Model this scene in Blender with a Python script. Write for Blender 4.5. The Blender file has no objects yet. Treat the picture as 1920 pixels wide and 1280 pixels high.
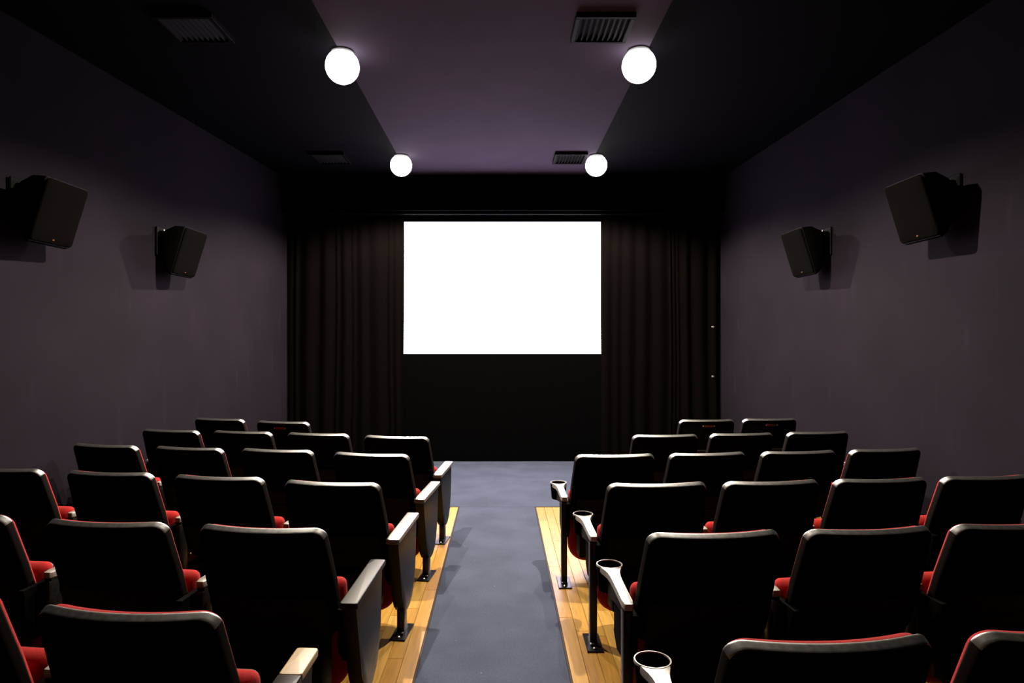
import bpy, bmesh, math, random
from mathutils import Vector, Matrix

random.seed(7)
S = bpy.context.scene
COL = S.collection
R = math.radians

# ------------------------------------------------------------------ camera, world, exposure
CAM_H = 1.6
cam_d = bpy.data.cameras.new('camera')
cam = bpy.data.objects.new('camera', cam_d)
COL.objects.link(cam)
cam.location = (0, 0, CAM_H)
cam.rotation_euler = (R(90), 0, 0)
cam_d.sensor_width = 36.0
cam_d.lens = 36.0 * 1220.0 / 1920.0
cam_d.shift_x = 20.0 / 1920.0
cam_d.shift_y = 2.0 / 1920.0
cam_d.clip_start = 0.05
S.camera = cam

w = bpy.data.worlds.new('world')
S.world = w
w.use_nodes = True
w.node_tree.nodes['Background'].inputs[0].default_value = (0, 0, 0, 1)
w.node_tree.nodes['Background'].inputs[1].default_value = 0.0

S.view_settings.view_transform = 'Standard'
S.view_settings.look = 'None'
S.view_settings.gamma = 1.0
S.view_settings.use_curve_mapping = False
S.view_settings.exposure = 0.0

LAMP_W = 1000.0
LAMP_COL = (1.0, 0.87, 0.70)
SCREEN_E = 7.5
BULB_E = 10.0


# ------------------------------------------------------------------ materials
def new_mat(name):
    m = bpy.data.materials.new(name)
    m.use_nodes = True
    nt = m.node_tree
    return m, nt, nt.nodes, nt.links, nt.nodes['Principled BSDF']


def mat(name, col, rough=0.5, metal=0.0, spec=0.5, var=0.0, scale=20.0, bump=0.0, bscale=200.0, sheen=0.0, stretch=(1, 1, 1), rvar=0.0):
    m, nt, N, L, b = new_mat(name)
    b.inputs['Base Color'].default_value = (*col, 1)
    b.inputs['Roughness'].default_value = rough
    b.inputs['Metallic'].default_value = metal
    b.inputs['Specular IOR Level'].default_value = spec
    if sheen:
        b.inputs['Sheen Weight'].default_value = sheen
        b.inputs['Sheen Roughness'].default_value = 0.5
    tc = N.new('ShaderNodeTexCoord')
    mp = N.new('ShaderNodeMapping')
    mp.inputs['Scale'].default_value = stretch
    L.new(tc.outputs['Object'], mp.inputs['Vector'])
    if var or rvar:
        n = N.new('ShaderNodeTexNoise')
        n.inputs['Scale'].default_value = scale
        n.inputs['Detail'].default_value = 5
        L.new(mp.outputs[0], n.inputs['Vector'])
        if var:
            r = N.new('ShaderNodeValToRGB')
            r.color_ramp.elements[0].position = 0.3
            r.color_ramp.elements[1].position = 0.7
            r.color_ramp.elements[0].color = (*[c * (1 - var) for c in col], 1)
            r.color_ramp.elements[1].color = (*[min(1, c * (1 + var)) for c in col], 1)
            L.new(n.outputs['Fac'], r.inputs[0])
            L.new(r.outputs[0], b.inputs['Base Color'])
        if rvar:
            mr = N.new('ShaderNodeMapRange')
            mr.inputs['From Min'].default_value = 0.3
            mr.inputs['From Max'].default_value = 0.7
            mr.inputs['To Min'].default_value = max(0.02, rough - rvar)
            mr.inputs['To Max'].default_value = min(1, rough + rvar)
            L.new(n.outputs['Fac'], mr.inputs['Value'])
            L.new(mr.outputs[0], b.inputs['Roughness'])
    if bump:
        n2 = N.new('ShaderNodeTexNoise')
        n2.inputs['Scale'].default_value = bscale
        n2.inputs['Detail'].default_value = 3
        L.new(mp.outputs[0], n2.inputs['Vector'])
        bp = N.new('ShaderNodeBump')
        bp.inputs['Strength'].default_value = bump
        bp.inputs['Distance'].default_value = 0.002
        L.new(n2.outputs['Fac'], bp.inputs['Height'])
        L.new(bp.outputs[0], b.inputs['Normal'])
    return m


def emit_mat(name, col, strength, rough=0.4):
    m, nt, N, L, b = new_mat(name)
    b.inputs['Base Color'].default_value = (*col, 1)
    b.inputs['Emission Color'].default_value = (*col, 1)
    b.inputs['Emission Strength'].default_value = strength
    b.inputs['Roughness'].default_value = rough
    return m


def wall_mat(name, col):
    """dark plum paint with faint vertical scuffs and cloudy roller marks"""
    m, nt, N, L, b = new_mat(name)
    b.inputs['Roughness'].default_value = 0.85
    b.inputs['Specular IOR Level'].default_value = 0.03
    tc = N.new('ShaderNodeTexCoord')
    n1 = N.new('ShaderNodeTexNoise')
    n1.inputs['Scale'].default_value = 1.7
    n1.inputs['Detail'].default_value = 6
    L.new(tc.outputs['Object'], n1.inputs['Vector'])
    r1 = N.new('ShaderNodeValToRGB')
    r1.color_ramp.elements[0].position = 0.3
    r1.color_ramp.elements[1].position = 0.72
    r1.color_ramp.elements[0].color = (*[c * 0.86 for c in col], 1)
    r1.color_ramp.elements[1].color = (*[c * 1.12 for c in col], 1)
    L.new(n1.outputs['Fac'], r1.inputs[0])
    mp = N.new('ShaderNodeMapping')
    mp.inputs['Scale'].default_value = (9.0, 9.0, 1.1)
    L.new(tc.outputs['Object'], mp.inputs['Vector'])
    n2 = N.new('ShaderNodeTexNoise')
    n2.inputs['Scale'].default_value = 1.6
    n2.inputs['Detail'].default_value = 4
    L.new(mp.outputs[0], n2.inputs['Vector'])
    r2 = N.new('ShaderNodeValToRGB')
    r2.color_ramp.elements[0].position = 0.60
    r2.color_ramp.elements[0].color = (0, 0, 0, 1)
    r2.color_ramp.elements[1].position = 0.8
    r2.color_ramp.elements[1].color = (0.5, 0.5, 0.5, 1)
    L.new(n2.outputs['Fac'], r2.inputs[0])
    mx = N.new('ShaderNodeMixRGB')
    mx.inputs['Color2'].default_value = (*[min(1, c * 2.0) for c in col], 1)
    L.new(r2.outputs[0], mx.inputs['Fac'])
    L.new(r1.outputs[0], mx.inputs['Color1'])
    L.new(mx.outputs[0], b.inputs['Base Color'])
    n3 = N.new('ShaderNodeTexNoise')
    n3.inputs['Scale'].default_value = 90
    L.new(tc.outputs['Object'], n3.inputs['Vector'])
    bp = N.new('ShaderNodeBump')
    bp.inputs['Strength'].default_value = 0.15
    bp.inputs['Distance'].default_value = 0.003
    L.new(n3.outputs['Fac'], bp.inputs['Height'])
    L.new(bp.outputs[0], b.inputs['Normal'])
    return m


def carpet_mat(name, col):
    m, nt, N, L, b = new_mat(name)
    b.inputs['Roughness'].default_value = 0.95
    b.inputs['Specular IOR Level'].default_value = 0.02
    tc = N.new('ShaderNodeTexCoord')
    n1 = N.new('ShaderNodeTexNoise')
    n1.inputs['Scale'].default_value = 120
    n1.inputs['Detail'].default_value = 8
    n1.inputs['Roughness'].default_value = 0.75
    L.new(tc.outputs['Object'], n1.inputs['Vector'])
    n0 = N.new('ShaderNodeTexNoise')
    n0.inputs['Scale'].default_value = 3.0
    n0.inputs['Detail'].default_value = 4
    L.new(tc.outputs['Object'], n0.inputs['Vector'])
    r = N.new('ShaderNodeValToRGB')
    r.color_ramp.elements[0].position = 0.3
    r.color_ramp.elements[1].position = 0.7
    r.color_ramp.elements[0].color = (*[c * 0.7 for c in col], 1)
    r.color_ramp.elements[1].color = (*[c * 1.3 for c in col], 1)
    L.new(n1.outputs['Fac'], r.inputs[0])
    r0 = N.new('ShaderNodeValToRGB')
    r0.color_ramp.elements[0].position = 0.35
    r0.color_ramp.elements[1].position = 0.65
    r0.color_ramp.elements[0].color = (0.88, 0.88, 0.88, 1)
    r0.color_ramp.elements[1].color = (1.1, 1.1, 1.1, 1)
    L.new(n0.outputs['Fac'], r0.inputs[0])
    mul = N.new('ShaderNodeMixRGB')
    mul.blend_type = 'MULTIPLY'
    mul.inputs['Fac'].default_value = 1
    L.new(r.outputs[0], mul.inputs['Color1'])
    L.new(r0.outputs[0], mul.inputs['Color2'])
    # bits of lint
    v = N.new('ShaderNodeTexVoronoi')
    v.inputs['Scale'].default_value = 9
    L.new(tc.outputs['Object'], v.inputs['Vector'])
    rv = N.new('ShaderNodeValToRGB')
    rv.color_ramp.interpolation = 'CONSTANT'
    rv.color_ramp.elements[0].color = (1, 1, 1, 1)
    rv.color_ramp.elements[1].position = 0.028
    rv.color_ramp.elements[1].color = (0, 0, 0, 1)
    L.new(v.outputs['Distance'], rv.inputs[0])
    mx = N.new('ShaderNodeMixRGB')
    mx.inputs['Color2'].default_value = (0.14, 0.14, 0.135, 1)
    L.new(rv.outputs[0], mx.inputs['Fac'])
    L.new(mul.outputs[0], mx.inputs['Color1'])
    L.new(mx.outputs[0], b.inputs['Base Color'])
    bp = N.new('ShaderNodeBump')
    bp.inputs['Strength'].default_value = 0.6
    bp.inputs['Distance'].default_value = 0.004
    L.new(n1.outputs['Fac'], bp.inputs['Height'])
    L.new(bp.outputs[0], b.inputs['Normal'])
    return m


def wood_mat(name, tone):
    m, nt, N, L, b = new_mat(name)
    b.inputs['Roughness'].default_value = 0.38
    b.inputs['Specular IOR Level'].default_value = 0.2
    tc = N.new('ShaderNodeTexCoord')
    mp = N.new('ShaderNodeMapping')
    mp.inputs['Scale'].default_value = (26, 1.6, 26)
    L.new(tc.outputs['Object'], mp.inputs['Vector'])
    n = N.new('ShaderNodeTexNoise')
    n.inputs['Scale'].default_value = 2.4
    n.inputs['Detail'].default_value = 6
    n.inputs['Distortion'].default_value = 0.6
    L.new(mp.outputs[0], n.inputs['Vector'])
    r = N.new('ShaderNodeValToRGB')
    r.color_ramp.elements[0].position = 0.28
    r.color_ramp.elements[1].position = 0.66
    r.color_ramp.elements[0].color = (*[c * 0.72 for c in tone], 1)
    r.color_ramp.elements[1].color = (*[min(1, c * 1.12) for c in tone], 1)
    L.new(n.outputs['Fac'], r.inputs[0])
    L.new(r.outputs[0], b.inputs['Base Color'])
    return m


M = {}
PLUM = (0.0064, 0.0051, 0.0080)
M['wall'] = wall_mat('plum_wall_paint', PLUM)
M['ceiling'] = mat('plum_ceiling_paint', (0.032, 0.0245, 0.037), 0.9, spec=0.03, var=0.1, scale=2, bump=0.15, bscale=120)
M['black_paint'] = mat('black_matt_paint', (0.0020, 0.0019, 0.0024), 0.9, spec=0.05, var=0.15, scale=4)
M['strip'] = mat('near_black_plum_paint', (0.0014, 0.0012, 0.0022), 0.9, spec=0.02, var=0.15, scale=3)  # ceiling side strips, far darker in tone than the centre panel
M['carpet'] = carpet_mat('blue_grey_carpet', (0.038, 0.0445, 0.067))
M['wood'] = [wood_mat('honey_oak_%d' % i, t) for i, t in enumerate([(0.275, 0.146, 0.026), (0.245, 0.124, 0.019), (0.295, 0.168, 0.036), (0.26, 0.136, 0.023)])]
M['subfloor'] = mat('dark_subfloor', (0.05, 0.03, 0.015), 0.9, var=0.2)
M['edge'] = mat('dark_wood_edging', (0.012, 0.006, 0.004), 0.6, spec=0.1, var=0.2, scale=40)
M['velvet'] = mat('black_curtain_velour', (0.0011, 0.0008, 0.00075), 0.95, spec=0.008, var=0.15, scale=60, bump=0.2, bscale=300)
M['masking'] = mat('black_masking_cloth', (0.0006, 0.0006, 0.0007), 0.95, spec=0.008, var=0.1, scale=30)
M['screen'] = emit_mat('projected_white_picture', (0.93, 0.88, 1.18), SCREEN_E, 0.9)
M['shell'] = mat('black_moulded_plastic', (0.0015, 0.0013, 0.0013), 0.42, spec=0.35, rvar=0.03, scale=60, bump=0.05, bscale=400)
M['rim'] = mat('lacquered_black_top_edge', (0.0015, 0.0013, 0.0013), 0.40, spec=0.9, rvar=0.03, scale=60)
M['rim'].node_tree.nodes['Principled BSDF'].inputs['IOR'].default_value = 2.1
M['panel'] = mat('black_stained_plywood', (0.0026, 0.0013, 0.0010), 0.65, spec=0.08, var=0.25, scale=12, stretch=(1, 1, 8))
M['matt_back'] = mat('matt_black_back_vinyl', (0.0007, 0.0005, 0.0005), 0.9, spec=0.02, var=0.15, scale=80)
M['red'] = mat('red_wool_upholstery', (0.215, 0.0105, 0.010), 0.92, spec=0.05, sheen=0.03, var=0.16, scale=160, bump=0.35, bscale=420)
M['laminate'] = mat('dark_laminate', (0.002, 0.0019, 0.0025), 0.38, spec=0.2, rvar=0.03, scale=30)
M['armtop'] = mat('worn_black_armrest', (0.06, 0.055, 0.05), 0.36, spec=0.9, var=0.12, scale=45)  # paler copy; the screen's reflection on these arms is put into the colour
M['armtop_dark'] = mat('dark_armrest_top', (0.008, 0.007, 0.0065), 0.45, spec=0.12, var=0.12, scale=45)  # darker copy for arms without the screen's reflection, shaded by colour
M['tan'] = mat('bare_tan_wood', (0.24, 0.165, 0.08), 0.5, var=0.12, scale=60, stretch=(1, 0.1, 1))  # tan tone for the front part of one armrest
M['grey_arm'] = mat('worn_grey_plastic', (0.20, 0.19, 0.175), 0.38, spec=0.6, var=0.16, scale=60, rvar=0.08)
M['iron'] = mat('black_enamelled_steel', (0.002, 0.002, 0.002), 0.32, spec=0.25, rvar=0.05, scale=50)
M['bolt'] = mat('scuffed_steel', (0.35, 0.33, 0.30), 0.3, metal=1.0, rvar=0.1, scale=80)
M['brass'] = mat('brass', (0.08, 0.028, 0.008), 0.5, metal=1.0, var=0.1, scale=80)
M['cabinet'] = mat('black_speaker_cabinet', (0.0006, 0.0006, 0.0006), 0.55, spec=0.05, bump=0.2, bscale=500)
M['grille'] = mat('black_speaker_cloth', (0.0011, 0.0009, 0.0007), 0.9, spec=0.01, bump=0.4, bscale=700)
M['vent'] = mat('dark_vent_metal', (0.0009, 0.0007, 0.0006), 0.7, metal=0.0, spec=0.03, var=0.2, scale=20)
M['lamp_body'] = mat('dark_lamp_housing', (0.02, 0.018, 0.02), 0.5)
M['bulb'] = emit_mat('glowing_frosted_bulb', (1.0, 0.965, 0.92), BULB_E)


# ------------------------------------------------------------------ mesh helpers
def mesh_from(bm, name, smooth=None):
    bmesh.ops.recalc_face_normals(bm, faces=bm.faces)
    me = bpy.data.meshes.new(name)
    bm.to_mesh(me)
    bm.free()
    if smooth is not None:
        for p in me.polygons:
            p.use_smooth = True
        me.set_sharp_from_angle(angle=R(smooth))
    return me


def obj(name, me, material, parent=None, loc=None, rot=None):
    o = bpy.data.objects.new(name, me)
    if material is not None and len(me.materials) == 0:
        me.materials.append(material)
    COL.objects.link(o)
    if parent is not None:
        o.parent = parent
    if loc is not None:
        o.location = loc
    if rot is not None:
        o.rotation_euler = rot
    return o


def empty(name, loc=(0, 0, 0), rz=0.0):
    o = bpy.data.objects.new(name, None)
    o.empty_display_size = 0.1
    COL.objects.link(o)
    o.location = loc
    o.rotation_euler = (0, 0, rz)
    return o


def tag(o, label=None, cat=None, group=None, kind=None):
    if label:
        o['label'] = label
    if cat:
        o['category'] = cat
    if group:
        o['group'] = group
    if kind:
        o['kind'] = kind
    return o


def add_box(bm, x0, x1, y0, y1, z0, z1, bevel=0.0, seg=2):
    r = bmesh.ops.create_cube(bm, size=1.0)
    vs = r['verts']
    for v in vs:
        v.co = Vector(((x0 + x1) / 2 + v.co.x * (x1 - x0), (y0 + y1) / 2 + v.co.y * (y1 - y0), (z0 + z1) / 2 + v.co.z * (z1 - z0)))
    if bevel:
        es = list({e for v in vs for e in v.link_edges})
        bmesh.ops.bevel(bm, geom=es, offset=bevel, segments=seg, affect='EDGES', profile=0.5)


def box_me(name, x0, x1, y0, y1, z0, z1, bevel=0.0, seg=2):
    bm = bmesh.new()
    add_box(bm, x0, x1, y0, y1, z0, z1, bevel, seg)
    return mesh_from(bm, name, 35 if bevel else None)


def prism(bm, pts, axis, a, b, bevel=0.0, seg=2):
    """extrude a 2-D outline; axis 'x': pts are (y,z), axis 'z': pts are (x,y), axis 'y': pts are (x,z)"""
    def P(p, t):
        if axis == 'x':
            return (t, p[0], p[1])
        if axis == 'y':
            return (p[0], t, p[1])
        return (p[0], p[1], t)
    v0 = [bm.verts.new(P(p, a)) for p in pts]
    v1 = [bm.verts.new(P(p, b)) for p in pts]
    n = len(pts)
    fs = [bm.faces.new(v0), bm.faces.new(v1)]
    for i in range(n):
        bm.faces.new((v0[i], v0[(i + 1) % n], v1[(i + 1) % n], v1[i]))
    if bevel:
        es = list({e for f in fs for e in f.edges})
        bmesh.ops.bevel(bm, geom=es, offset=bevel, segments=seg, affect='EDGES', profile=0.5)


def prism_me(name, pts, axis, a, b, bevel=0.0, seg=2, smooth=35):
    bm = bmesh.new()
    prism(bm, pts, axis, a, b, bevel, seg)
    return mesh_from(bm, name, smooth)


def lathe_me(name, prof, n=24, cx=0.0, cy=0.0, smooth=40, closed=False):
    """prof: list of (r, z); closed joins last to first, otherwise the ends are capped when r > 0"""
    bm = bmesh.new()
    rings = []
    for r, z in prof:
        if r < 1e-6:
            rings.append([bm.verts.new((cx, cy, z))])
        else:
            rings.append([bm.verts.new((cx + r * math.cos(2 * math.pi * i / n), cy + r * math.sin(2 * math.pi * i / n), z)) for i in range(n)])
    pairs = list(zip(rings, rings[1:]))
    if closed:
        pairs.append((rings[-1], rings[0]))
    for a, b in pairs:
        for i in range(n):
            j = (i + 1) % n
            if len(a) == 1 and len(b) == 1:
                continue
            if len(a) == 1:
                bm.faces.new((a[0], b[i], b[j]))
            elif len(b) == 1:
                bm.faces.new((a[i], a[j], b[0]))
            else:
                bm.faces.new((a[i], a[j], b[j], b[i]))
    if not closed:
        for ring in (rings[0], rings[-1]):
            if len(ring) > 2:
                bm.faces.new(ring)
    return mesh_from(bm, name, smooth)


def rrect(w_, h_, r, nc=6, ns=5, rb=None):
    """points of a rounded rectangle centred on 0: corners with nc steps, sides with ns steps"""
    r = max(1e-4, min(r, w_ / 2 - 1e-4, h_ / 2 - 1e-4))
    rb = r if rb is None else max(1e-4, min(rb, w_ / 2 - 1e-4, h_ - r - 1e-4))
    out = []
    cs = [(w_ / 2 - r, h_ / 2 - r, 0, r), (-w_ / 2 + r, h_ / 2 - r, 90, r), (-w_ / 2 + rb, -h_ / 2 + rb, 180, rb), (w_ / 2 - rb, -h_ / 2 + rb, 270, rb)]
    arcs = []
    for x, y, a0, r in cs:
        arcs.append([(x + r * math.cos(R(a0 + 90 * k / nc)), y + r * math.sin(R(a0 + 90 * k / nc))) for k in range(nc + 1)])
    for i in range(4):
        out += arcs[i]
        p, q = arcs[i][-1], arcs[(i + 1) % 4][0]
        for k in range(1, ns):
            t = k / ns
            out.append((p[0] + (q[0] - p[0]) * t, p[1] + (q[1] - p[1]) * t))
    return out


def pillow_me(name, w_, h_, r, rings, fmap, smooth=50, nc=6, ns=5, inner=0, rb=None):
    """stack of rounded-rectangle rings (inset, t), each end closed; fmap(u, v, t) -> xyz"""
    bm = bmesh.new()
    vr = []
    for ins, t in rings:
        pts = rrect(max(0.002, w_ - 2 * ins), max(0.002, h_ - 2 * ins), max(0.001, r - ins * 0.6), nc, ns, None if rb is None else max(0.001, rb - ins * 0.6))
        vr.append([bm.verts.new(fmap(u, v, t)) for u, v in pts])
    n = len(vr[0])
    for k, (a, b) in enumerate(zip(vr, vr[1:])):
        for i in range(n):
            bm.faces.new((a[i], a[(i + 1) % n], b[(i + 1) % n], b[i])).material_index = 1 if k < inner else 0
    bm.faces.new(vr[0]).material_index = 1 if inner else 0
    bm.faces.new(vr[-1])
    return mesh_from(bm, name, smooth)


# ------------------------------------------------------------------ the room
CEIL = 3.8
YF = 8.80            # plane of the screen
WL = lambda y: -2.87 - 0.10 * (8.79 - y)
WR = lambda y: 2.93 + 0.05 * (8.79 - y)
YB = -2.2

def wall_prism(name, pts, z0, z1, material, label):
    o = obj(name, prism_me(name, pts, 'z', z0, z1, smooth=None), material)
    return tag(o, label, 'wall', kind='structure')

wall_prism('wall_left', [(WL(9.1), 9.1), (WL(YB), YB), (WL(YB) - 0.2, YB), (WL(9.1) - 0.2, 9.1)], -0.05, CEIL + 0.1, M['wall'], 'plum painted side wall along the seats with flat end panels')
wall_prism('wall_right', [(WR(9.1), 9.1), (WR(YB), YB), (WR(YB) + 0.2, YB), (WR(9.1) + 0.2, 9.1)], -0.05, CEIL + 0.1, M['wall'], 'plum painted side wall along the seats with cup holders')
wall_prism('wall_front', [(WL(9.1) - 0.2, 9.0), (WR(9.1) + 0.2, 9.0), (WR(9.1) + 0.2, 9.2), (WL(9.1) - 0.2, 9.2)], -0.05, CEIL + 0.1, M['black_paint'], 'black wall behind the screen and curtains')
wall_prism('wall_back', [(WL(YB) - 0.2, YB), (WR(YB) + 0.2, YB), (WR(YB) + 0.2, YB - 0.2), (WL(YB) - 0.2, YB - 0.2)], -0.05, CEIL + 0.1, M['black_paint'], 'black rear wall of the auditorium')

CX0, CX1 = -1.22, 1.10
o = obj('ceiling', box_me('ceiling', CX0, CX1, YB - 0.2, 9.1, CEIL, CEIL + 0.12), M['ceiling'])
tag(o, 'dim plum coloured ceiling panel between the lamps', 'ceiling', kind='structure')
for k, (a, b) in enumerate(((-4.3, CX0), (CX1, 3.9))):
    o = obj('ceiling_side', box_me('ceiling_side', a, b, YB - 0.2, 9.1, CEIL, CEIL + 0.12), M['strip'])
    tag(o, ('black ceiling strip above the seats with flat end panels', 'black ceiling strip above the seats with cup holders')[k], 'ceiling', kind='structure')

# floors: carpet in front and down the aisle, oak boards under the seats
AX0, AX1, WY1 = -0.407, 0.325, 6.34
o = obj('floor', prism_me('floor', [(WL(WY1) - .1, WY1), (WR(WY1) + .1, WY1), (WR(9) + .1, 9.05), (WL(9) - .1, 9.05)], 'z', -0.06, 0.0, smooth=None), M['carpet'])
tag(o, 'blue grey carpet in front of the screen', 'floor', kind='structure')
o = obj('floor_aisle', box_me('floor_aisle', AX0, AX1, YB, WY1 - 0.004, -0.06, 0.0), M['carpet'])
tag(o, 'blue grey carpet runner along the aisle', 'floor', kind='structure')

def plank_mesh(name, x0, x1, y0, y1, z1, bm=None):
    own = bm is None
    if own:
        bm = bmesh.new()
    g = 0.0009
    c = 0.0015
    z0 = -0.018
    v = [bm.verts.new(p) for p in (
        (x0 + g, y0 + g, z0), (x1 - g, y0 + g, z0), (x1 - g, y1 - g, z0), (x0 + g, y1 - g, z0),
        (x0 + g, y0 + g, z1 - c), (x1 - g, y0 + g, z1 - c), (x1 - g, y1 - g, z1 - c), (x0 + g, y1 - g, z1 - c),
        (x0 + g + c, y0 + g + c, z1), (x1 - g - c, y0 + g + c, z1), (x1 - g - c, y1 - g - c, z1), (x0 + g + c, y1 - g - c, z1))]
    fs = [(3, 2, 1, 0), (8, 9, 10, 11)]
    for i in range(4):
        j = (i + 1) % 4
        fs += [(i, j, 4 + j, 4 + i), (4 + i, 4 + j, 8 + j, 8 + i)]
    mi = random.randrange(4)
    for f in fs:
        bm.faces.new([v[q] for q in f]).material_index = mi
    if own:
        me = mesh_from(bm, name)
        return me, mi

PW = 0.078
def wood_floor(name, xa, sgn, wallf, label):
    base = [(xa, YB), (xa, WY1 - 0.012), (wallf(WY1) + 0.05 * sgn, WY1 - 0.012), (wallf(YB) + 0.05 * sgn, YB)]
    fl = obj(name, prism_me(name, base, 'z', -0.06, -0.018, smooth=None), M['subfloor'])
    tag(fl, label, 'floor', kind='structure')
    stuff = bmesh.new()
    x = xa + sgn * 0.012
    col = 0
    while abs(x) < abs(wallf(YB)):
        x2 = x + sgn * PW
        y = YB - random.random()
        while y < WY1 - 0.012:
            ln = random.uniform(0.55, 1.45)
            y2 = min(y + ln, WY1 - 0.012)
            if WY1 - 0.012 - y2 < 0.2:
                y2 = WY1 - 0.012
            lo, hi = min(x, x2), max(x, x2)
            ymid = (y + y2) / 2
            lim = abs(wallf(max(y2, y)))
            if min(abs(lo), abs(hi)) < lim - 0.01:
                z1 = random.uniform(-0.0008, 0.0)
                if col < 14 and y2 > 1.3:
                    me, mi = plank_mesh('plank', lo, hi, max(y, YB), y2, z1)
                    me.materials.append(M['wood'][mi])
                    for p in me.polygons:
                        p.material_index = 0
                    obj('plank', me, None, fl)
                else:
                    hi2, lo2 = hi, lo
                    if sgn < 0:
                        lo2 = max(lo, -lim - 0.02)
                    else:
                        hi2 = min(hi, lim + 0.02)
                    if hi2 - lo2 > 0.01 and y2 > YB:
                        plank_mesh('', lo2, hi2, max(y, YB), y2, z1, stuff)
            y = y2
        x = x2
        col += 1
    me = mesh_from(stuff, 'planks_under_seats')
    for m_ in M['wood']:
        me.materials.append(m_)
    so = obj('planks_under_seats', me, None, fl)
    so['kind'] = 'stuff'
    return fl

wood_floor('floor_left', AX0, -1, WL, 'honey oak strip floor under the seats with flat end panels')
wood_floor('floor_right', AX1, 1, WR, 'honey oak strip floor under the seats with cup holders')

def trim(name, x0, x1, y0, y1, label):
    o = obj(name, box_me(name, x0, x1, y0, y1, -0.018, 0.0035, 0.0015, 1), M['edge'])
    tag(o, label, 'trim', kind='structure')
trim('trim_1', AX0 - 0.012, AX0, YB, WY1, 'thin dark edging between aisle carpet and oak under the end panels')
trim('trim_2', AX1, AX1 + 0.012, YB, WY1, 'thin dark edging between aisle carpet and oak under the cup holders')
trim('trim_3', WL(WY1) + 0.02, AX0 - 0.012, WY1 - 0.012, WY1, 'thin edging where the oak under the end panels meets the front carpet')
trim('trim_4', AX1 + 0.012, WR(WY1) - 0.02, WY1 - 0.012, WY1, 'thin edging where the oak under the cup holders meets the front carpet')

# ------------------------------------------------------------------ screen wall
SX0, SX1, SZ0, SZ1 = -1.335, 1.362, 1.4485, 3.230
t = empty('projection_screen', (0.0, YF, 0))
tag(t, 'bright white projection screen between the black curtains', 'screen')
me = box_me('picture', SX0, SX1, 0.0, 0.02, SZ0, SZ1)
obj('picture', me, M['screen'], t)
bm = bmesh.new()
for (x0, x1, z0, z1) in ((SX0 - .09, SX1 + .09, SZ1, SZ1 + .16), (SX0 - .09, SX1 + .09, SZ0 - .05, SZ0), (SX0 - .09, SX0, SZ0, SZ1), (SX1, SX1 + .09, SZ0, SZ1)):
    add_box(bm, x0, x1, -0.012, 0.05, z0, z1, 0.003, 1)
obj('border', mesh_from(bm, 'border'), M['masking'], t)

def cloth_me(name, x0, x1, z0, z1, fy, nx, nz, thick=0.008):
    bm = bmesh.new()
    F, B = [], []
    for k in range(nz + 1):
        z = z0 + (z1 - z0) * k / nz
        for lst, dy in ((F, 0.0), (B, thick)):
            lst.append([bm.verts.new((x0 + (x1 - x0) * i / nx + fy(i / nx, k / nz)[0], fy(i / nx, k / nz)[1] + dy, z + fy(i / nx, k / nz)[2])) for i in range(nx + 1)])
    for lst in (F, B):
        for k in range(nz):
            for i in range(nx):
                bm.faces.new((lst[k][i], lst[k][i + 1], lst[k + 1][i + 1], lst[k + 1][i]))
    for k in range(nz):
        for i in (0, nx):
            bm.faces.new((F[k][i], F[k + 1][i], B[k + 1][i], B[k][i]))
    for i in range(nx):
        for k in (0, nz):
            bm.faces.new((F[k][i], F[k][i + 1], B[k][i + 1], B[k][i]))
    return mesh_from(bm, name, 60)

def flat_fy(u, v):
    return (0, 0.006 * math.sin(u * 9 + 1.3) * (1 - v) + 0.003 * math.sin(u * 23 + v * 2), 0.012 * math.sin(u * 31) * (1 - v) ** 6 * 0.5)
o = obj('masking_panel', cloth_me('masking_panel', -1.42, 1.44, 0.008, SZ0 - 0.01, flat_fy, 40, 8), M['masking'], loc=(0, YF - 0.035, 0))
tag(o, 'flat black cloth panel hanging below the screen', 'curtain')

def pleats(seed, n):
    rnd = random.Random(seed)
    edges = [0.0]
    while edges[-1] < 1:
        edges.append(edges[-1] + rnd.choice((0.025, 0.035, 0.05, 0.07, 0.11)) * rnd.uniform(0.8, 1.2) * n)
    info = [(rnd.uniform(0.35, 1.0), rnd.uniform(-1, 1), rnd.uniform(0.4, 1.0)) for _ in edges]
    def fy(u, v):
        # u 0..1 across; v 0 bottom .. 1 top
        uu = u + 0.010 * math.sin(v * 3.0 + 5 * u) * (1 - v)
        i = 0
        while i + 1 < len(edges) - 1 and edges[i + 1] <= uu:
            i += 1
        a, b = edges[i], edges[i + 1]
        s = min(1, max(0, (uu - a) / (b - a)))
        amp, ph, po = info[i]
        wd = (b - a) / (0.11 * n)
        d = math.sin(math.pi * s) ** (0.8 + po)
        depth = 0.075 * amp * (0.35 + 0.65 * min(1, wd)) * (0.6 + 0.4 * (1 - v) * (1 + 0.3 * ph))
        sag = -0.010 * math.sin(math.pi * s) * (v ** 30)
        return (0.004 * math.sin(6 * v + 9 * u), -depth * d + 0.012 * math.sin(u * 7 + seed), sag)
    return fy

YC = 8.72
cl = obj('stage_curtain', cloth_me('stage_curtain', WL(YC) + 0.02, -1.302, 0.012, 3.30, pleats(3, 1.5), 420, 22), M['velvet'], loc=(0, YC, 0))
tag(cl, 'pleated black curtain beside the screen, over the seats with flat end panels', 'curtain', 'black curtains framing the screen')
cr = obj('stage_curtain', cloth_me('stage_curtain', 1.332, WR(YC) - 0.02, 0.012, 3.30, pleats(11, 1.2), 420, 22), M['velvet'], loc=(0, YC, 0))
tag(cr, 'pleated black curtain beside the screen, over the seats with cup holders', 'curtain', 'black curtains framing the screen')

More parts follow.
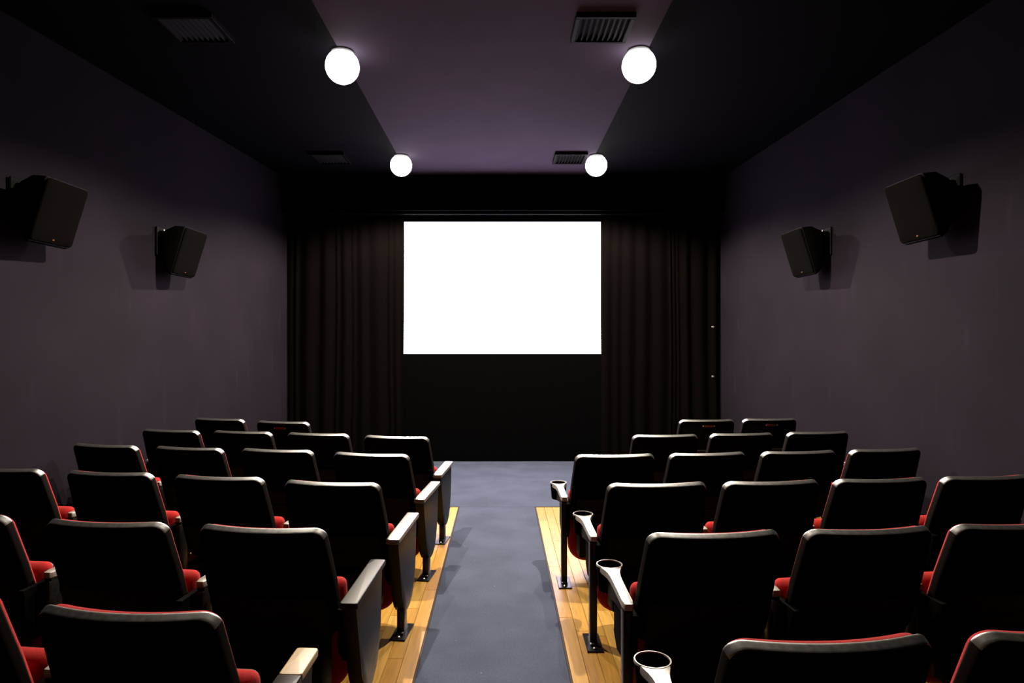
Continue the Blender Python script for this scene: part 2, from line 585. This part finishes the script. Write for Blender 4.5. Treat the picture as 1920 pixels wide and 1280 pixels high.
o = obj('fascia_board', box_me('fascia_board', WL(8.6) + 0.01, WR(8.6) - 0.01, 8.53, 8.585, 3.335, CEIL, 0.004, 1), M['masking'])
tag(o, 'black fascia board above the curtains up to the ceiling', 'fascia')
o = obj('curtain_track', box_me('curtain_track', WL(8.7) + 0.03, WR(8.7) - 0.03, 8.68, 8.74, 3.31, 3.35, 0.004, 1), M['iron'])
tag(o, 'black curtain track under the fascia board', 'curtain track')
o = obj('track_hanger', box_me('track_hanger', -0.02, 0.02, 8.59, 8.72, 3.35, 3.37), M['iron'])
o.parent = bpy.data.objects['curtain_track']

# two bright studs on the outer edge of one curtain
for zz, lb in ((1.6 + 29 * 8.63 / 1220, 'upper small bright metal stud on the curtain edge by the wall'), (1.6 - 64 * 8.63 / 1220, 'lower small bright metal stud on the curtain edge by the wall')):
    o = obj('curtain_stud', lathe_me('curtain_stud', [(0.0, 0.0), (0.016, 0.002), (0.016, 0.006), (0.010, 0.010), (0.007, 0.03), (0.012, 0.034), (0.012, 0.042), (0.0, 0.046)], 14), M['bolt'], loc=(2.815, 8.665, zz), rot=(R(90), 0, 0))
    tag(o, lb, 'stud', 'bright studs on the curtain edge')

# ------------------------------------------------------------------ ceiling lamps and vents
def lamp(x, y, label):
    t = empty('ceiling_lamp', (x, y, CEIL))
    tag(t, label, 'lamp', 'ceiling lamps')
    obj('canopy', lathe_me('canopy', [(0.0, 0.0), (0.085, 0.0), (0.085, -0.012), (0.06, -0.03), (0.03, -0.035), (0.0, -0.035)], 28), M['lamp_body'], t)
    ball = [(0.0, -0.118 - 0.127)]
    for k in range(1, 13):
        a = math.pi * k / 16
        ball.append((0.127 * math.sin(a), -0.118 - 0.127 * math.cos(a)))
    ball.append((0.03, -0.03))
    b = obj('bulb', lathe_me('bulb', ball, 28, smooth=80), M['bulb'], t)
    ld = bpy.data.lights.new('lamp_light', 'SPOT')
    ld.energy = LAMP_W
    ld.color = LAMP_COL
    ld.spot_size = R(156)
    ld.spot_blend = 0.4
    ld.shadow_soft_size = 0.022
    lo = bpy.data.objects.new('lamp_light', ld)
    COL.objects.link(lo)
    lo.parent = t
    lo.location = (0, 0, -0.288)
    return t
LZ = 3.682
for (px, py, lb) in ((642, 125, 'near ceiling lamp above the seats with flat end panels'), (752, 310, 'far ceiling lamp above the seats with flat end panels'),
                     (1198, 123, 'near ceiling lamp below the larger looking dark ceiling vent'), (1118, 310, 'far ceiling lamp beside the small dark vent near the screen')):
    yy = (LZ - 1.6) * 1220 / (642 - py)
    lamp((px - 940) * yy / 1220, yy, lb)

def vent(x0, x1, y0, y1, label):
    cx, cy = (x0 + x1) / 2, (y0 + y1) / 2
    hx, hy = (x1 - x0) / 2, (y1 - y0) / 2
    t = empty('ceiling_vent', (cx, cy, CEIL))
    tag(t, label, 'vent', 'dark ceiling vents')
    bm = bmesh.new()
    for a in ((-hx, hx, -hy, -hy + .03), (-hx, hx, hy - .03, hy), (-hx, -hx + .03, -hy + .03, hy - .03), (hx - .03, hx, -hy + .03, hy - .03)):
        add_box(bm, *a, -0.035, 0.0, 0.003, 1)
    obj('frame', mesh_from(bm, 'frame'), M['vent'], t)
    obj('backing', box_me('backing', -hx + .03, hx - .03, -hy + .03, hy - .03, -0.008, 0.0), M['black_paint'], t)
    sl = prism_me('slat', [(-.016, -.030), (-.013, -.032), (.016, -.010), (.013, -.008)], 'y', -hy + .03, hy - .03, smooth=None)
    n = 9
    for i in range(n):
        obj('slat', sl, M['vent'], t, loc=(-hx + .03 + (2 * hx - .06) * (i + 0.5) / n, 0, 0))
vent(0.62, 1.00, 7.50, 7.92, 'small looking dark vent close to the far lamp by the screen')
vent(0.50, 0.90, 4.33, 4.72, 'larger looking dark vent on the ceiling close to the near lamp')
vent(-2.22, -1.82, 7.50, 7.92, 'barely visible vent in the dark ceiling strip close to the screen')
vent(-2.33, -1.93, 4.33, 4.72, 'barely visible vent in the dark ceiling strip nearer the camera')

# ------------------------------------------------------------------ wall speakers
def speaker(x, y, z, sgn, wallf, label):
    """origin = near top corner of the grille; sgn +1 faces +x, -1 faces -x"""
    t = empty('wall_speaker', (x, y, z))
    tag(t, label, 'speaker', 'speakers on the side walls')
    W_ = 0.43
    prof = [(-0.004, 0.004), (-0.134, -0.418), (-0.155, -0.424), (-0.205, -0.385), (-0.235, -0.31), (-0.238, -0.10), (-0.215, -0.025), (-0.10, 0.012)]
    bm = bmesh.new()
    v0, v1 = [], []
    for p, q in prof:
        tp = 0.05 * min(1, max(0, -p - 0.12) / 0.12)
        v0.append(bm.verts.new((sgn * p, tp, q)))
        v1.append(bm.verts.new((sgn * p, W_ - tp, q)))
    f0, f1 = bm.faces.new(v0), bm.faces.new(v1)
    n = len(prof)
    for i in range(n):
        bm.faces.new((v0[i], v0[(i + 1) % n], v1[(i + 1) % n], v1[i]))
    es = list({e for f in (f0, f1) for e in f.edges})
    bmesh.ops.bevel(bm, geom=es, offset=0.014, segments=3, affect='EDGES', profile=0.5)
    obj('cabinet', mesh_from(bm, 'cabinet', 35), M['cabinet'], t)
    # grille: a slightly proud cloth panel on the tilted front
    a = math.atan2(0.13, 0.42)
    up = Vector((sgn * math.sin(a), 0, math.cos(a)))
    nr = Vector((sgn * math.cos(a), 0, -math.sin(a)))
    c0 = Vector((sgn * -0.067, W_ / 2, -0.207))
    def gm(u, v, tt):
        return c0 + Vector((0, u, 0)) + up * v + nr * tt
    g = obj('grille', pillow_me('grille', W_ - 0.012, 0.43, 0.03, [(0.15, -0.004), (0.012, -0.004), (0.004, 0.0), (0.0, 0.006), (0.003, 0.012), (0.01, 0.015), (0.1, 0.016), (0.19, 0.016)], gm), M['grille'], t)
    b = obj('badge', pillow_me('badge', 0.022, 0.010, 0.002, [(0.004, 0.012), (0.0, 0.014), (0.0, 0.017), (0.001, 0.018), (0.004, 0.018)], lambda u, v, tt: gm(u, v - 0.185, tt), nc=2, ns=1), M['brass'], g)
    # bracket out to the wall
    dw = abs(wallf(y + W_ / 2) - x)
    br = obj('bracket', box_me('bracket', min(sgn * -0.19, sgn * -(dw - 0.012)), max(sgn * -0.19, sgn * -(dw - 0.012)), W_ / 2 - 0.10, W_ / 2 - 0.02, -0.20, -0.015, 0.008, 2), M['cabinet'], t)
    obj('wall_plate', box_me('wall_plate', min(sgn * -(dw - 0.014), sgn * -(dw + .001)), max(sgn * -(dw - 0.014), sgn * -(dw + .001)), W_ / 2 - 0.14, W_ / 2 + 0.02, -0.24, 0.02, 0.003, 1), M['cabinet'], br)
    sm = lathe_me('screw', [(0.0, 0.0), (0.011, 0.0), (0.011, 0.010), (0.006, 0.012), (0.006, 0.018), (0.0, 0.019)], 10)
    obj('screw', sm, M['bolt'], br, loc=(sgn * -0.20, W_ / 2 - 0.07, -0.016))
    obj('screw', sm, M['bolt'], br, loc=(sgn * -0.27, W_ / 2 - 0.07, -0.016))
    return t
speaker(-2.990, 4.282, 2.695, 1, WL, 'near black wall speaker cut by the picture edge, beside the end-panel seats')
speaker(-2.835, 5.842, 2.639, 1, WL, 'far black wall speaker beside the end-panel seats, nearer the screen')
speaker(2.821, 4.363, 2.737, -1, WR, 'near large black wall speaker beside the cup-holder seats')
speaker(2.742, 5.952, 2.654, -1, WR, 'far black wall speaker beside the cup-holder seats, nearer the screen')

# ------------------------------------------------------------------ cinema seats
BW = 0.53
HT = 0.86
A = R(19)
SH = 0.50
UPV = Vector((0, -math.sin(A), math.cos(A)))
FWV = Vector((0, math.cos(A), math.sin(A)))
B0 = Vector((0, SH * math.sin(A), HT - SH * math.cos(A)))

CRV = 0.050

def back_map(u, v, t):
    # u across, v from -SH/2 .. SH/2, t forwards
    p = B0 + UPV * (v + SH / 2) + FWV * t
    p.x = u * (1 + 0.06 * min(1.0, max(0.0, (SH / 2 - v) / 0.25)))
    p.y += CRV * (u / (BW / 2)) ** 2
    return p

ME = {}
ME['shell'] = pillow_me('back_shell', BW, SH, 0.045, [
    (0.235, 0.004), (0.19, 0.004), (0.14, 0.005), (0.09, 0.006), (0.05, 0.008), (0.034, 0.009), (0.026, 0.007), (0.020, 0.002),
    (0.014, -0.001), (0.0095, -0.0005), (0.0055, 0.0012), (0.0036, 0.0045), (0.0024, 0.012), (0.0013, 0.019), (0.0004, 0.026), (0.0, 0.030), (0.002, 0.034), (0.012, 0.036), (0.06, 0.036), (0.14, 0.036), (0.22, 0.036)], back_map, 60, 7, 10, inner=10)
ME['shell'].materials.append(M['rim'])
ME['shell'].materials.append(M['matt_back'])
ME['shell'].materials.append(M['panel'])
_top = B0 + UPV * (SH - 0.05)
for p_ in ME['shell'].polygons:
    if p_.material_index == 0 and (p_.center - _top).dot(UPV) < 0:
        p_.material_index = 2
ME['back_cushion'] = pillow_me('back_cushion', BW - 0.020, SH - 0.022, 0.05, [
    (0.20, 0.026), (0.10, 0.026), (0.02, 0.026), (0.004, 0.027), (0.0, 0.034), (0.0, 0.044), (0.004, 0.055), (0.012, 0.064), (0.026, 0.071), (0.06, 0.078), (0.11, 0.082), (0.16, 0.084), (0.21, 0.085)], back_map, 60, 7, 10)
def lowback_map(u, v, t):
    return back_map(u, v - SH / 2 + 0.095, t)
ME['back_panel'] = pillow_me('back_panel', 0.47, 0.20, 0.02, [
    (0.09, -0.012), (0.05, -0.012), (0.01, -0.012), (0.003, -0.010), (0.0, -0.006), (0.0, 0.012), (0.05, 0.012), (0.09, 0.012)], lowback_map, 40, 4, 10)
ME['hinge_cover'] = box_me('hinge_cover', -0.225, 0.225, 0.125, 0.245, 0.17, 0.366, 0.008, 2)
SA = R(9)
SUP = Vector((0, -math.sin(SA), math.cos(SA)))
SFW = Vector((0, math.cos(SA), math.sin(SA)))
S0 = Vector((0, 0.305, 0.07))
def seat_map(u, v, t):
    p = S0 + SUP * (v + 0.26) + SFW * t
    # narrower, rounder at the low end
    k = max(0.0, -v / 0.26)
    p.x = u * (1 - 0.06 * k * k)
    return p
ME['seat'] = pillow_me('seat_cushion', 0.54, 0.52, 0.03, [
    (0.23, -0.004), (0.17, -0.003), (0.10, 0.0), (0.05, 0.006), (0.024, 0.016), (0.008, 0.032), (0.0, 0.052), (0.0, 0.070), (0.008, 0.088), (0.02, 0.094), (0.10, 0.094), (0.20, 0.094)], seat_map, 60, 7, 8, rb=0.12)
ME['seat_pan'] = pillow_me('seat_pan', 0.515, 0.49, 0.03, [
    (0.2, 0.088), (0.05, 0.088), (0.0, 0.088), (0.0, 0.100), (0.006, 0.108), (0.03, 0.116), (0.1, 0.122), (0.2, 0.124)], seat_map, 60, 6, 6, rb=0.11)

# aisle end panel with flat armrest (arm centre at x = 0, arm runs +y)
AY0 = 0.075
ENDP = [(AY0 + 0.015, 0.543), (AY0 + 0.035, 0.46), (AY0 + 0.095, 0.24), (AY0 + 0.125, 0.175), (AY0 + 0.165, 0.138), (AY0 + 0.215, 0.125), (AY0 + 0.265, 0.132), (AY0 + 0.32, 0.165), (AY0 + 0.365, 0.23), (AY0 + 0.395, 0.33), (AY0 + 0.425, 0.577)]
ME['end_panel'] = prism_me('end_panel', ENDP, 'x', -0.029, 0.029, 0.005, 2)
def arm_outline(x0, x1, y0, y1, r):
    return [(p[0] + (x0 + x1) / 2, p[1] + (y0 + y1) / 2) for p in rrect(x1 - x0, y1 - y0, r, 4, 1)]
ARMT = R(3)
ME['armrest'] = prism_me('armrest', arm_outline(-0.037, 0.037, AY0, AY0 + 0.46, 0.012), 'z', 0.566, 0.592, 0.006, 3)
ME['armrest_short'] = prism_me('armrest_short', arm_outline(-0.037, 0.037, AY0, AY0 + 0.30, 0.004), 'z', 0.566, 0.592, 0.004, 2)
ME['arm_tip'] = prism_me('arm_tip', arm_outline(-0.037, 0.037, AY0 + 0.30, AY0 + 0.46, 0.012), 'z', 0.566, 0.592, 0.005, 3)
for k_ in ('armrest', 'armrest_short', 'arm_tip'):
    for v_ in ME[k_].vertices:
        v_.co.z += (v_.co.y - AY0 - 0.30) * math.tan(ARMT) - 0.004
ME['short_post'] = box_me('short_post', -0.020, 0.020, AY0 + 0.165, AY0 + 0.235, 0.006, 0.15, 0.004, 2)
ME['base_plate'] = prism_me('base_plate', [(-0.043, -0.105), (0.043, -0.105), (0.043, 0.105), (-0.043, 0.105)], 'z', 0.0, 0.008, 0.002, 1)
bm = bmesh.new()
add_box(bm, -0.02, 0.02, -0.055, 0.055, 0.006, 0.022, 0.006, 2)
ME['foot_block'] = mesh_from(bm, 'foot_block', 35)
ME['bolt'] = lathe_me('bolt', [(0.0, 0.008), (0.011, 0.008), (0.011, 0.013), (0.007, 0.017), (0.0, 0.018)], 8)

# cup-holder armrest on a plain post
def beam_outline(y0=0.105):
    half = [(y0, 0.014), (y0 + 0.007, 0.019), (y0 + 0.035, 0.0205), (0.30, 0.021), (0.40, 0.0225), (0.45, 0.027), (0.48, 0.033), (0.508, 0.042), (0.525, 0.0475), (0.545, 0.05)]
    pts = [(w_, y) for y, w_ in half]
    pts += [(0.030, 0.518), (0.0, 0.508), (-0.030, 0.518)]
    pts += [(-w_, y) for y, w_ in reversed(half)]
    return pts
CUPY = 0.565
ME['cup_arm'] = prism_me('cup_arm', beam_outline(), 'z', 0.553, 0.581, 0.0045, 2)
ME['cup_arm_inner'] = prism_me('cup_arm_inner', beam_outline(0.20), 'z', 0.553, 0.581, 0.0045, 2)
ME['arm_body_inner'] = prism_me('arm_body_inner', [(0.205, 0.553), (0.21, 0.52), (0.30, 0.505), (0.44, 0.475), (0.522, 0.468), (0.515, 0.553)], 'x', -0.018, 0.018, 0.005, 2)
ME['arm_body'] = prism_me('arm_body', [(0.115, 0.553), (0.125, 0.515), (0.30, 0.505), (0.44, 0.475), (0.522, 0.468), (0.515, 0.553)], 'x', -0.018, 0.018, 0.005, 2)
ME['cup'] = lathe_me('cup', [(0.0, 0.462), (0.046, 0.462), (0.050, 0.468), (0.0595, 0.574), (0.0585, 0.578), (0.0545, 0.578), (0.0535, 0.572), (0.044, 0.474), (0.0, 0.474)], 32, 0, CUPY)
ME['cup_rim'] = lathe_me('cup_rim', [(0.0545, 0.574), (0.0545, 0.5805), (0.0555, 0.5825), (0.0590, 0.5825), (0.0605, 0.580), (0.0605, 0.574)], 36, 0, CUPY, closed=True)
ME['post'] = box_me('post', -0.019, 0.019, 0.118, 0.178, 0.006, 0.54, 0.004, 2)
ME['hinge'] = prism_me('hinge', [(0.20, 0.30), (0.20, 0.44), (0.178, 0.50), (0.172, 0.50), (0.172, 0.22), (0.178, 0.22)], 'x', -0.014, 0.014, 0.004, 2)
ME['plaque'] = pillow_me('plaque', 0.095, 0.022, 0.004, [(0.008, 0.0), (0.0, 0.0), (0.0, -0.002), (0.001, -0.003), (0.008, -0.003)], lambda u, v, t: back_map(u, v + SH / 2 - 0.055, t + 0.005), nc=2, ns=2)
ME['plaque_screw'] = lathe_me('plaque_screw', [(0.0, 0.0), (0.006, 0.0), (0.006, 0.003), (0.003, 0.005), (0.0, 0.005)], 10)

ME['side_bracket'] = prism_me('side_bracket', [(0.10, 0.535), (0.115, 0.36), (0.17, 0.30), (0.33, 0.30), (0.375, 0.35), (0.375, 0.50), (0.345, 0.535)], 'x', -0.014, 0.014, 0.004, 2)

def me_copy(k, top):
    kk = k + top
    if kk not in ME:
        ME[kk] = ME[k].copy()
        ME[kk].materials.append(M[top])
    return ME[kk]

def flat_arm(t, x, worn, turn, top):  # worn: armrest split into a dark rear and a tan front
    x += 0.05 if worn else 0.0
    dy = -0.075 if worn else 0.0
    k = dict(loc=(x, dy, 0), rot=(0, 0, turn))
    p = obj('end_panel', ME['end_panel'], M['laminate'], t, **k)
    if worn:
        a = obj('armrest', me_copy('armrest_short', top), M[top], t, **k)
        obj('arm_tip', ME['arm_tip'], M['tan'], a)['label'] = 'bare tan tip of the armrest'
    else:
        obj('armrest', me_copy('armrest', top), M[top], t, **k)
    obj('side_bracket', ME['side_bracket'], M['matt_back'], t, loc=(x - math.copysign(0.047, x), 0, 0))
    s = obj('support_post', ME['short_post'], M['iron'], t, **k)
    b = obj('base_plate', ME['base_plate'], M['iron'], s, loc=(0, AY0 + 0.20, 0))
    for yy in (-0.08, 0.08):
        obj('bolt', ME['bolt'], M['bolt'], s, loc=(0, AY0 + 0.20 + yy, 0))
    obj('foot_block', ME['foot_block'], M['iron'], s, loc=(0, AY0 + 0.20, 0))

def cup_arm(t, x, inner=True, turn=0.0):
    k = dict(loc=(x, 0, 0), rot=(0, 0, turn))
    a = obj('armrest', ME['cup_arm_inner' if inner else 'cup_arm'], M['grey_arm'], t, **k)
    a['label'] = 'worn grey armrest top'
    obj('arm_body', ME['arm_body_inner' if inner else 'arm_body'], M['panel'], a)
    obj('side_bracket', ME['side_bracket'], M['matt_back'], t, loc=(x - math.copysign(0.034, x), 0, 0))
    c = obj('cup_holder', ME['cup'], M['matt_back'], t, **k)
    obj('cup_rim', ME['cup_rim'], M['grey_arm'], c)
    dy = 0.075 if inner else 0.0
    s = obj('support_post', ME['post'], M['iron'], t, loc=(x, dy, 0), rot=(0, 0, turn))
    obj('hinge', ME['hinge'], M['iron'], s)
    obj('base_plate', ME['base_plate'], M['iron'], s, loc=(0, 0.148, 0))
    obj('foot_block', ME['foot_block'], M['iron'], s, loc=(0, 0.148, 0))
    for yy in (-0.08, 0.08):
        obj('bolt', ME['bolt'], M['bolt'], s, loc=(0, 0.148 + yy, 0))

def seat(x, y, yaw, side, row, aisle, outer, plaque, label, worn=False):
    rz = R(yaw)
    # (x, y) is the middle of the two top corners of the back; corners sit CRV m forward of the origin
    t = empty('cinema_seat', (x + CRV * math.sin(rz), y - CRV * math.cos(rz), 0), rz)
    tag(t, label, 'seat', 'rows of cinema seats')
    sh = obj('back_shell', ME['shell'], M['shell'], t)
    obj('back_cushion', ME['back_cushion'], M['red'], t)['label'] = 'red wool back cushion'
    obj('back_panel', ME['back_panel'], M['panel'], sh)
    obj('hinge_cover', ME['hinge_cover'], M['panel'], t)
    s = obj('tip_up_seat', ME['seat'], M['red'], t)
    s['label'] = 'red wool seat cushion, tipped up'
    obj('seat_pan', ME['seat_pan'], M['shell'], s)
    d = 1 if side == 'L' else -1
    if aisle:
        if side == 'L':
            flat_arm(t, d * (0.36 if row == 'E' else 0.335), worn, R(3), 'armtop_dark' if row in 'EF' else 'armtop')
        else:
            cup_arm(t, d * 0.338, False, -rz)
    else:
        cup_arm(t, d * (0.33 if side == 'L' else 0.313))
    if outer:
        cup_arm(t, -d * 0.325)
    if plaque:
        p = obj('plaque', ME['plaque'], M['brass'], sh)
        p['label'] = 'small brass plaque'
        for u in (-0.053, 0.053):
            q = back_map(u, SH / 2 - 0.055, 0.004)
            obj('screw', ME['plaque_screw'], M['bolt'], p, loc=q, rot=(R(90) - A, 0, 0))

NEAREST = {'A': 'front row', 'B': 'second row from the screen', 'C': 'third row from the screen', 'D': 'fourth row from the screen', 'E': 'fifth row from the screen', 'F': 'rearmost visible row'}
NUM = ['first', 'second', 'third', 'fourth']
# each seat: centre of the top edge (x, y) and its own small turn in degrees, from the aisle outwards
SEATS = {
    'L': {
        'A': [(-2.04, 6.04, -12), (-2.73, 6.27, -12)],
        'B': [(-0.83, 5.09, -10), (-1.49, 5.25, -10), (-2.15, 5.37, -11), (-2.79, 5.46, -11)],
        'C': [(-0.87, 4.30, -11), (-1.55, 4.46, -10), (-2.20, 4.55, -11), (-2.86, 4.67, -12)],
        'D': [(-0.90, 3.42, -9), (-1.56, 3.56, -9), (-2.23, 3.68, -8), (-2.93, 3.79, -8)],
        'E': [(-0.96, 2.58, -7), (-1.63, 2.66, -6), (-2.36, 2.77, -6)],
        'F': [(-1.035, 1.775, -6), (-1.76, 1.92, -7)]},
    'R': {
        'A': [(1.96, 6.18, 3), (2.59, 6.26, 3)],
        'B': [(1.31, 5.17, 4), (1.95, 5.25, 6), (2.61, 5.34, 6)],
        'C': [(0.75, 4.26, 4.5), (1.38, 4.32, 7), (2.02, 4.39, 6.5), (2.66, 4.48, 8)],
        'D': [(0.82, 3.39, 4.5), (1.44, 3.44, 6), (2.055, 3.50, 6), (2.68, 3.57, 6)],
        'E': [(0.83, 2.51, 5), (1.46, 2.56, 6), (2.09, 2.63, 6)],
        'F': [(0.82, 1.60, 4), (1.47, 1.65, 5)]}}
for side in ('L', 'R'):
    block = 'end-panel block' if side == 'L' else 'cup-holder block'
    for row, seats_ in SEATS[side].items():
        n = len(seats_)
        for i, (x, y, yaw) in enumerate(seats_):
            aisle = (i == 0 and row != 'A' and not (side == 'R' and row == 'B'))
            plq = row == 'A' and not (side == 'L' and i == 1)
            lb = 'red tip-up seat, %s, %s from the aisle in the %s' % (NEAREST[row], NUM[i], block)
            seat(x, y, yaw, side, row, aisle, i == n - 1, plq, lb, worn=(side == 'L' and row == 'F'))
